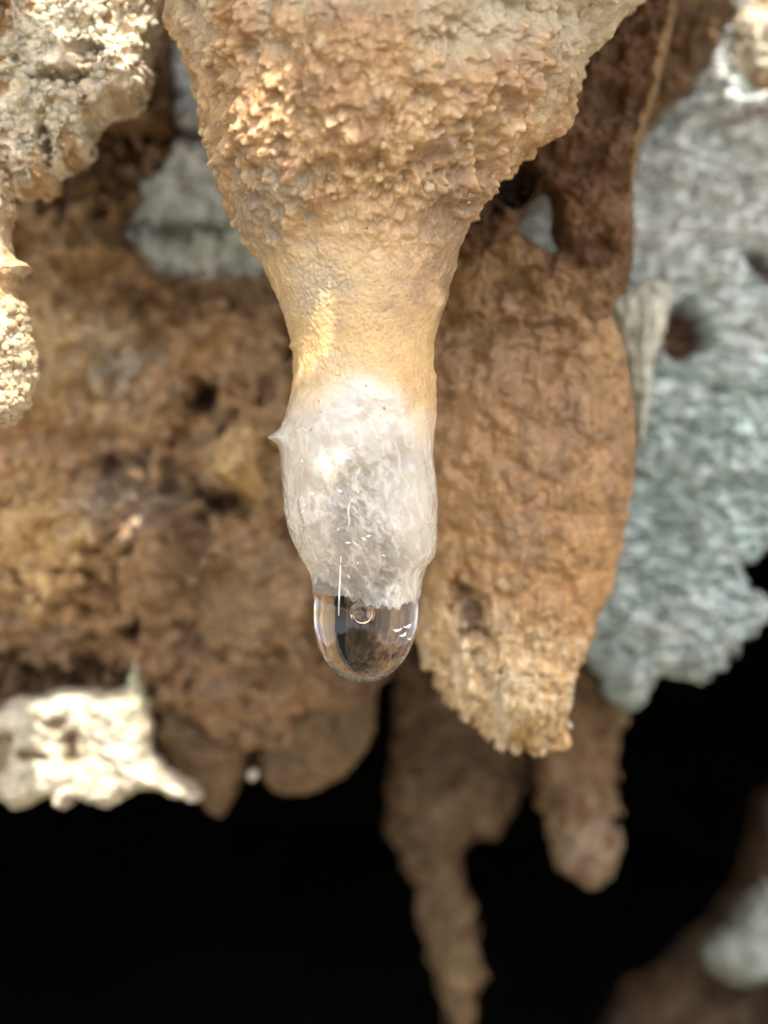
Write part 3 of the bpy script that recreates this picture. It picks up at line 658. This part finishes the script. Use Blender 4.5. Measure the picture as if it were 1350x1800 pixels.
P3 = np.stack([X, Y, Z], -1).reshape(-1, 3); PYr = np.repeat(rows, NT); NR = nrm.reshape(-1, 3); ST = st.reshape(-1); CT = ct.reshape(-1)
PXr = P3[:, 0]*PX + 675
upper = 1 - sstep(PYr + 40*perlin(P3*.25, 3), 360, 470)
mid = 1 - sstep(PYr, 470, 640)
w1 = fbm(P3*.22, 501, 4); w2 = fbm(P3*.8, 502, 4)
d1 = domes(P3*.62, 503, .8, 1.5); d2 = domes(P3*1.55, 504, .78, 1.4); d3 = domes(P3*3.4, 505, .7, 1.4)
disp = upper*(1.3*w1 + .40*w2 + .38*d1 + .40*d2*(.5+.8*sstep(w2, -.3, .3)) + .15*d3 - .38) * np.where(np.abs(ST) > .93, .6, 1)
disp += (1-upper)*(.16*w1 + .10*w2*mid + .07*d2*mid + .045*d3*mid*sstep(PYr, 300, 420))
wetp = np.maximum(np.maximum(blob(PXr, PYr, 560, 510, 50, 60, .6, w2), blob(PXr, PYr, 652, 610, 34, 55, .6, w2)), blob(PXr, PYr, 600, 640, 30, 30, .6, w2))*(CT > 0)
disp += wetp*(.07*domes(P3*4.5, 571, .7, 1.0) + .05*fbm(P3*3, 572, 3))
smooth_zone = sstep(PYr, 540, 640)*(1-sstep(PYr, 730, 800))
disp += smooth_zone*.07*fbm(P3*1.2, 507, 3)
cry = sstep(PYr + 22*fbm(P3*.7, 520, 3), 728, 768)
rid = fbm(P3*[.75, .75, .6] + .9*np.stack([fbm(P3*.5, 531, 2), fbm(P3*.5, 532, 2), fbm(P3*.5, 533, 2)], 1), 530, 4, .55, True)
front = sstep(CT, -.1, .5)
rid = .2*rid + .8*fbm(np.stack([P3[:, 0]*.90 + P3[:, 2]*.43, P3[:, 1], -P3[:, 0]*.43 + P3[:, 2]*.90], 1)*[1.0, .8, .45] + .7*np.stack([w1, w2*.5, w1], 1), 535, 3, .5, True)
disp += cry*(.14*(rid-.6)*front*sstep(PYr, 820, 930)*(1 - .7*sstep(ST, .35, .7)) + .02*(rid-.6) + .03*w2)
for (bx, by, br, bd) in [(572,832,26,.22),(600,812,16,.16),(604,946,12,.12),(590,740,30,.12),(650,700,26,.07),(560,900,24,.12),(655,930,40,.12),(700,960,40,.12)]:
    disp += bd*blob(PXr, PYr, bx, by, br, br*.9, .8, w2*.5)*(CT > 0)
# lip folds and the thorn on the left flank, ledge at right
angl = np.exp(-((np.arctan2(ST, CT) + math.pi/2)/.35)**2); angr = np.exp(-((np.arctan2(ST, CT) - math.pi/2)/.4)**2)
thorn = np.where(PYr < 771, np.exp(-np.abs(PYr - 771)/15.), np.exp(-np.abs(PYr - 771)/9.))
disp += angl*(.80*thorn + .16*np.exp(-((PYr-608)/5)**2))
disp += angr*.12*np.exp(-((PYr-662)/7)**2)
P3 = P3 + NR*disp[:, None]
# rounded, ragged lower end of the crystal inside the drop
end = 1062 - 6 - 16*np.sin(th*2+1.0)[None] - 10*np.sin(th*5+.4)[None]
# colour of the mineral, plus shading painted on the right flank
C = mix(flat(PXr, np.array([.50,.325,.165])), np.array([.40,.24,.115]), sstep(w1, -.1, .3))
C = mix(C, np.array([.70,.51,.31]), (.75*sstep(d2, .35, .8) + .5*sstep(d1, .5, .9))*.7)
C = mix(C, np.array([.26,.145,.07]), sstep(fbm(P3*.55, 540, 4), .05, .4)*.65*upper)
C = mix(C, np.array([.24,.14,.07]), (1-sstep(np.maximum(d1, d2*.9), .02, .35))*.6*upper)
C = C*np.array([1.04, 1.0, .92])
C = mix(C, np.array([.46,.385,.25]), (1 - sstep(PYr - (PXr-640)*.22 + 60*w1*2 + 50*w2, 10, 190))*.85)      # pale olive crust at the top
C = mix(C, np.array([.30,.25,.175]), blob(PXr, PYr, 450, 400, 75, 70, .6, w2, .5)*.7*sstep(CT, 0, .3))
tz = sstep(PYr + 30*w2, 410, 500)
C = mix(C, np.array([.60,.41,.205]), tz)
C = mix(C, np.array([.42,.36,.27]), tz*blob(PXr, PYr, 570, 510, 50, 50, .7, w2)*.5)
C = mix(C, np.array([.50,.30,.15]), tz*blob(PXr, PYr, 745, 530, 60, 70, .7, w2)*.7)
C = mix(C, np.array([.27,.165,.085]), blob(PXr, PYr, 800, 430, 60, 130, .7, w2)*.85)  # shading of the right flank painted into the colour
oz = sstep(PYr + 20*w2, 540, 610)
C = mix(C, np.array([.62,.41,.18]), oz*.85)
C = mix(C, np.array([.62,.39,.17]), oz*blob(PXr, PYr, 740, 690, 60, 80, .6, w2)*.7)
C = mix(C, np.array([.70,.55,.34]), blob(PXr, PYr, 580, 690, 55, 40, .6, w2)*.7)
gp = PYr + 30*w1 + 10*w2 + np.interp(PXr, [500,560,650,700,760], [-15,-5,22,10,-28])
cw = sstep(gp, 672, 772)
C = mix(C, np.array([.83,.76,.645]), cw)
PL = np.stack([P3[:, 0]*.90 + P3[:, 2]*.43, P3[:, 1], -P3[:, 0]*.43 + P3[:, 2]*.90], 1)      # the crystal's grain leans
veil = sstep(fbm(PL*[1.05,.8,.40] + .8*np.stack([w2*.6, w1, w2*.6], 1), 560, 3, .5, True), .75, 1.6)
clear = cw*(.44 + .42*np.maximum(blob(PXr, PYr, 640, 945, 72, 135, .8, w1*.7), .5*blob(PXr, PYr, 560, 930, 40, 90, .8, w1*.7))*(CT > 0))*(1 - .30*veil)
P3 = P3.copy()
idx = np.arange(len(rows)*NT).reshape(len(rows), NT)
Fq = np.stack([idx[:-1], np.roll(idx, -1, 1)[:-1], np.roll(idx, -1, 1)[1:], idx[1:]], -1).reshape(-1, 4)
# split body / crystal on a wavering row
split = 690 + 14*np.sin(th*3+.5) + 6*np.sin(th*7)
fr_row = np.repeat(np.arange(len(rows)-1), NT); fr_t = np.tile(np.arange(NT), len(rows)-1)
isc = rows[fr_row] > split[fr_t]
# closing bowl of the crystal: rings that draw in and wander up and down
g0 = P3.reshape(len(rows), NT, 3)
tw = (th + math.pi) % (2*math.pi) - math.pi
endpx = np.interp(tw, [-3.15, -2.2, -1.57, -1.2, -.95, -.8, -.62, -.25, .08, .47, .82, 1.2, 1.57, 2.2, 3.15], [1006, 1014, 1037, 1030, 1012, 1018, 1030, 1050, 1060, 1066, 1060, 1050, 1041, 1022, 1006]) + 3*np.sin(th*13) + 2.5*np.sin(th*29+2) + 1.5*np.sin(th*61)
r0 = int(np.argmin(np.abs(rows - 985)))
for r in range(r0, len(rows)):
    t = (rows[r] - rows[r0])/(rows[-1] - rows[r0])
    g0[r, :, 2] += (1 - np.clip(t, 0, 1))*0 + (rows[-1] - endpx)/PX*t
P3 = g0.reshape(-1, 3)
bowl = []; NB = 26
last = P3.reshape(len(rows), NT, 3)[-1]; ctr = last.mean(0)
for k in range(1, NB + 1):
    s = k/NB
    r = 1 - s
    q = ctr + (last - ctr)*r
    depth = -.12*math.sin(s*math.pi/2)**.7
    q = q.copy(); q[:, 2] += depth + .34*fbm(q*1.3 + 4, 545, 5, .65)*min(1, s*3)
    bowl.append(q)
Pb = np.concatenate(bowl); nb0 = len(P3)
ridx = np.concatenate([idx[-1:], nb0 + np.arange(NB*NT).reshape(NB, NT)])
Fb = np.stack([ridx[:-1], np.roll(ridx, -1, 1)[:-1], np.roll(ridx, -1, 1)[1:], ridx[1:]], -1).reshape(-1, 4)
PA = np.concatenate([P3, Pb]); CA = np.concatenate([C, flat(Pb, np.array([.70,.68,.64]))]); CLA = np.concatenate([clear, np.full(len(Pb), .5)]); CAL = np.concatenate([sstep(gp, 668, 780), np.ones(len(Pb))])
FA = np.concatenate([Fq, Fb]); isc = np.concatenate([isc, np.ones(len(Fb), bool)])
vn = vnormals(PA, FA)
def piece(name, F, mat):
    u = np.unique(F); re = np.zeros(len(PA), np.int64); re[u] = np.arange(len(u))
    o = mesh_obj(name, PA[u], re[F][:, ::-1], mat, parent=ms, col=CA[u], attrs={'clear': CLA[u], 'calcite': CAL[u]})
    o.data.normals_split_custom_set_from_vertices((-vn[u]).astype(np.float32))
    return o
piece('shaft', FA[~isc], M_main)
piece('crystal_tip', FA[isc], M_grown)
# single knobs standing off the shaft
gm_main = grain_meshes(M_main, 6, 31, 'nodule', (.62,.45,.265))
GP = P3.reshape(len(rows), NT, 3)
def on_shaft(py, ang):
    r = int(np.argmin(np.abs(rows - py))); t = int(np.argmin(np.abs(((th - ang) + math.pi) % (2*math.pi) - math.pi)))
    return GP[r, t]
pts, szs = [], []
for y, s in [(232,.28),(240,.2),(256,.34),(262,.2),(288,.24),(300,.3),(320,.2),(340,.32),(346,.2),(383,.28),(402,.18),(425,.12),(352,.16),(272,.2),(310,.16),(205,.3),(180,.26)]:
    pts.append(on_shaft(y, -math.pi/2 + rng.uniform(-.05, .25))); szs.append(s*.85)
for _ in range(700):
    y = rng.uniform(20, 440); a_ = rng.uniform(-1.55, 1.55); p_ = on_shaft(y, a_)
    if fbm(np.array([p_])*.45, 550, 3)[0] < rng.uniform(.05, .7): continue          # they grow in uneven clusters
    z_ = .10 + .30*rng.random()**2.4
    pts.append(p_ + np.array([-math.sin(a_), math.cos(a_), 0])*z_*.45); szs.append(z_)
    if len(pts) > 190: break
for _ in range(40):
    y = rng.uniform(440, 760); a_ = rng.uniform(-1.3, 1.3)
    pts.append(on_shaft(y, a_)); szs.append(.04 + .06*rng.random()**2)
scatter(gm_main, pts, szs, ms, rng)
# specks of dark grit
import bmesh
gm_grit = grain_meshes(M_grit, 2, 51, 'grit', (.05,.04,.03), 1)
scatter(gm_grit, [on_shaft(y, x) for y, x in [(737,.25),(676,.5),(636,.45),(637,.5),(815,1.05),(840,1.1),(921,1.05),(720,-.9),(655,-.6),(425,.1),(742,1.0)]], [.035,.03,.03,.03,.035,.03,.03,.025,.025,.07,.03], ms, rng, 'grit')

# ridges and slivers on the crystal
def ribbon(name, path, wid, mat, parent, lift=.03):
    """a thin raised crest of crystal: a tapered, three-sided bar along PATH (pixels) on the tip"""
    V, n = [], len(path)
    for k, (x, y) in enumerate(path):
        r = int(np.argmin(np.abs(rows - y))); st_ = np.clip((x - cx[r])/hw[r], -.98, .98); t = math.asin(st_)
        p = on_shaft(y, t); nn = np.array([math.sin(t), -math.cos(t), 0])
        a0, b0 = path[max(0, k-1)], path[min(n-1, k+1)]
        tv = np.array([b0[0]-a0[0], 0, -(b0[1]-a0[1])], float); tv /= np.linalg.norm(tv) + 1e-9
        sv = np.cross(tv, nn); w = wid*math.sin(math.pi*(k+.35)/(n-.3))**.7 + .004
        V += [p - sv*w - nn*.03, p + nn*(lift + w*.8), p + sv*w - nn*.03]
    F = []
    for k in range(n-1):
        b0 = 3*k
        for j in range(3): F.append((b0+j, b0+(j+1) % 3, b0+3+(j+1) % 3, b0+3+j))
    V = np.array(V); F = np.array(F)
    o = mesh_obj(name, V, F, mat, parent=parent, col=flat(V, (.86,.84,.8)))
    return o
def curve_px(pts, n=14):
    pts = np.array(pts, float); t = np.linspace(0, 1, len(pts)); u = np.linspace(0, 1, n)
    out = np.stack([np.interp(u, t, pts[:, 0]), np.interp(u, t, pts[:, 1])], 1)
    for _ in range(3): out[1:-1] = (out[:-2] + 2*out[1:-1] + out[2:])/4
    return out
for pts_, w_ in [([(618,882),(614,896),(617,916),(612,932)],.10)]:
    ribbon('crystal_flake', curve_px(pts_), w_, M_flake, ms)

# small cleavage flakes added for sparkle on the wet face of the tip
for k in range(26):
    y_ = rng.uniform(790, 1030); r_ = int(np.argmin(np.abs(rows - y_))); a_ = rng.uniform(-1.0, .25)
    c_ = on_shaft(y_, a_); nn = np.array([math.sin(a_), -math.cos(a_), .2]); tv = np.array([rng.gauss(0, 1), 0, rng.gauss(0, 1)]); tv /= np.linalg.norm(tv) + 1e-6
    sv = np.cross(nn, tv); L_ = rng.uniform(.06, .22); W_ = L_*rng.uniform(.25, .5); lf = rng.uniform(.01, .05)
    V = [c_ - tv*L_ - nn*.03, c_ + sv*W_ + nn*lf, c_ + tv*L_ + nn*lf*.5, c_ - sv*W_ - nn*.03, c_ + nn*(lf + .012), c_ - nn*.05]
    F = [(0, 1, 4), (1, 2, 4), (2, 3, 4), (3, 0, 4), (1, 0, 5), (2, 1, 5), (3, 2, 5), (0, 3, 5)]
    mesh_obj('crystal_flake', np.array(V), np.array(F), M_flake, parent=ms, smooth=False)
# healed fractures: thin curved plates inside the clear part of the tip
for k in range(34):
    y_ = rng.uniform(835, 1025); r_ = int(np.argmin(np.abs(rows - y_))); hh = hw[r_]/PX
    a_ = rng.uniform(-1.0, .9); rr_ = hh*rng.uniform(.45, .85)
    c_ = np.array([(cx[r_]-675)/PX + rr_*math.sin(a_), -rr_*math.cos(a_), (900-y_)/PX])
    ax = np.array([rng.gauss(0, 1), rng.gauss(0, .5), rng.gauss(0, 1)]); ax /= np.linalg.norm(ax)
    up = np.cross(ax, [rng.gauss(0, .6), -1, rng.gauss(0, .6)]); up /= np.linalg.norm(up); nn = np.cross(ax, up)
    L_, W_ = rng.uniform(.35, 1.0), rng.uniform(.12, .42); n_ = 9
    V = []; bend = rng.uniform(-.5, .5)
    for side in (1, -1):
        for i_ in range(n_):
            for j_ in range(5):
                u_, v_ = i_/(n_-1)*2-1, j_/4*2-1
                wd = W_*(1-abs(u_)**1.6)*(1+.3*math.sin(u_*5+k)) + .01
                V.append(c_ + ax*u_*L_ + up*(v_*wd + bend*u_*u_*L_*.6) + nn*(bend*.5*v_*v_*W_ + side*.008*(1-v_*v_)*(1-u_*u_) ))
    F = []
    for s_ in (0, 1):
        o_ = s_*n_*5
        for i_ in range(n_-1):
            for j_ in range(4):
                q_ = [o_+i_*5+j_, o_+i_*5+j_+1, o_+(i_+1)*5+j_+1, o_+(i_+1)*5+j_]
                F.append(q_ if s_ else q_[::-1])
    mesh_obj('crystal_flake', np.array(V), np.array(F), M_flake, parent=ms)

# ================================================================== the drop
rws = []
for k in range(9):   # inner cap, hidden in the crystal
    q = k/9.; rws.append((990 + 18*q, 642 - 90*q, 642 + 94*q))
yg = np.arange(960., 1200.01, .5)
qa = np.clip((1085 - yg)/66., 0, None); qb = np.clip((yg - 1085)/115., 0, .9999)
hg = np.where(yg < 1085, 91.5 + 7*np.minimum(qa, 1.5)**2, 91.5*(1 - qb**2)**.5); cg = 643 + 2.5*np.tanh((1085 - yg)/60.)
kg = np.exp(-.5*(np.arange(-60, 61)/20.)**2); kg /= kg.sum()
hs = np.convolve(np.pad(hg, 60, mode='edge'), kg, mode='valid'); wgt = 1 - sstep(yg, 1120, 1165)
hg = hg*(1 - wgt) + hs*wgt
for y in np.concatenate([np.linspace(1012, 1150, 90), 1150 + 50*np.sin(np.linspace(0, 1, 46)[1:]*math.pi/2)]):
    c0, h0 = np.interp(y, yg, cg), np.interp(y, yg, hg); rws.append((y, c0 - h0, c0 + h0))
rws = np.array(rws)
ND = 160; tt = np.arange(ND)/ND*2*math.pi
V = []
for y, l, r in rws:
    c0, h0 = (l+r)/2, max((r-l)/2, .3)
    V.append(np.stack([(c0 + h0*np.sin(tt) - 675)/PX, -h0/PX*np.cos(tt)*.97, np.full(ND, (900-y)/PX)], 1))
V = np.concatenate(V)
i = np.arange(len(rws)*ND).reshape(-1, ND)
F = np.stack([i[:-1], i[1:], np.roll(i, -1, 1)[1:], np.roll(i, -1, 1)[:-1]], -1).reshape(-1, 4)
# caps
V = np.concatenate([V, V[i[0]].mean(0, keepdims=True), V[i[-1]].mean(0, keepdims=True) - [[0, 0, .01]]])
n0 = len(V) - 2
cap = [(i[0][k], i[0][(k+1) % ND], n0, n0) for k in range(ND)]
tri = np.concatenate([F[:, [0,1,2]], F[:, [0,2,3]], np.array([(i[0][k], i[0][(k+1) % ND], n0) for k in range(ND)]), np.array([(i[-1][(k+1) % ND], i[-1][k], n0+1) for k in range(ND)])])
drop = mesh_obj('water_drop', V, tri, M_water, origin=np.array([-1.1, 0, -5.0]))
props(drop, 'clear rounded water drop hanging from the white crystal tip', 'water drop')
# thin bright needle grown down from the tip into the water
npth = [(602,975),(601,990),(600,1010),(598.5,1035),(598,1060),(597.5,1078)]
V = []; F = []
for k, (x, y) in enumerate(npth):
    r = int(np.argmin(np.abs(rows - min(y, 1060)))); t = math.asin((x - cx[r])/hw[r]); rad = .06*(1 - .5*abs(k-3)/3)
    c0 = np.array([(x-675)/PX, -hw[r]/PX*.97*math.cos(t)*(1.01 if y < 1040 else .99 if y < 1055 else .94), (900-y)/PX])
    V += [c0 + [rad*math.sin(q*math.pi/3), -rad*math.cos(q*math.pi/3), 0] for q in range(6)]
for k in range(len(npth)-1):
    for j in range(6): F.append((6*k+j, 6*k+(j+1) % 6, 6*k+6+(j+1) % 6, 6*k+6+j))
mesh_obj('needle', np.array(V), np.array(F), M_needle, parent=ms)
# added bubble and chips inside the water, standing in for the drop's reflections
import bmesh as _b
bm = _b.new(); _b.ops.create_uvsphere(bm, u_segments=40, v_segments=24, radius=1)
bv = np.array([v.co[:] for v in bm.verts]); bf = [[v.index for v in f.verts] for f in bm.faces]; bm.free()
bf = np.array([(f[0], f[-1], f[-2] if len(f) > 3 else f[1], f[1]) if len(f) > 3 else (f[0], f[2], f[1], f[1]) for f in bf if len(f) > 3])
def at_px(x, y, d): return np.array([(x-675)/PX, d, (900-y)/PX])
bt = np.array([(f[0], f[1], f[2]) for f in bf] + [(f[0], f[2], f[3]) for f in bf])
mesh_obj('reflection_bubble', bv*[.66,.6,.70] + at_px(638, 1074, -1.4), bt, M_water, parent=drop)
def chip(path, wid, d, th_=.05):
    V, n = [], len(path)
    for k, (x, y) in enumerate(path):
        p = at_px(x, y, d); w = wid*math.sin(math.pi*(k+.4)/(n-.2))**.6
        V += [p + [0, -th_, w*.3], p + [0, 0, w], p + [0, th_, 0], p + [0, 0, -w]]
    F = [(4*k+j, 4*k+(j+1) % 4, 4*k+4+(j+1) % 4, 4*k+4+j) for k in range(n-1) for j in range(4)]
    mesh_obj('reflection_chip', np.array(V), np.array(F), M_needle, parent=drop)
for (x, y, d_, L_, W_, tilt_) in [(712,1098,-.9,.34,.10,.35),(704,1112,-1.1,.26,.08,.5),(716,1120,-.7,.22,.07,.2),(694,1104,-1.4,.30,.06,.15),(722,1106,-.5,.16,.08,.6)]:  # white slivers in place of bright reflections
    cs, sn = math.cos(tilt_), math.sin(tilt_); V = []; n_ = 9
    for side in (1, -1):
        for i_ in range(n_):
            for j_ in range(4):
                u_, v_ = i_/(n_-1)*2-1, j_/3*2-1
                w_ = W_*(1-abs(u_)**2.2)*(1+.35*math.sin(u_*7+x)) + .004
                a_, b_ = u_*L_, v_*w_ + .12*u_*u_
                V.append(at_px(x, y, d_) + [a_*cs - b_*sn, .25*v_*W_ + .1*u_ + side*.008*(1-v_*v_), a_*sn + b_*cs])
    F = [[o_+i_*4+j_, o_+i_*4+j_+1, o_+i_*4+j_+5, o_+i_*4+j_+4][::(1 if o_ else -1)] for o_ in (0, n_*4) for i_ in range(n_-1) for j_ in range(3)]
    mesh_obj('reflection_chip', np.array(V), np.array(F), M_flake, parent=drop)
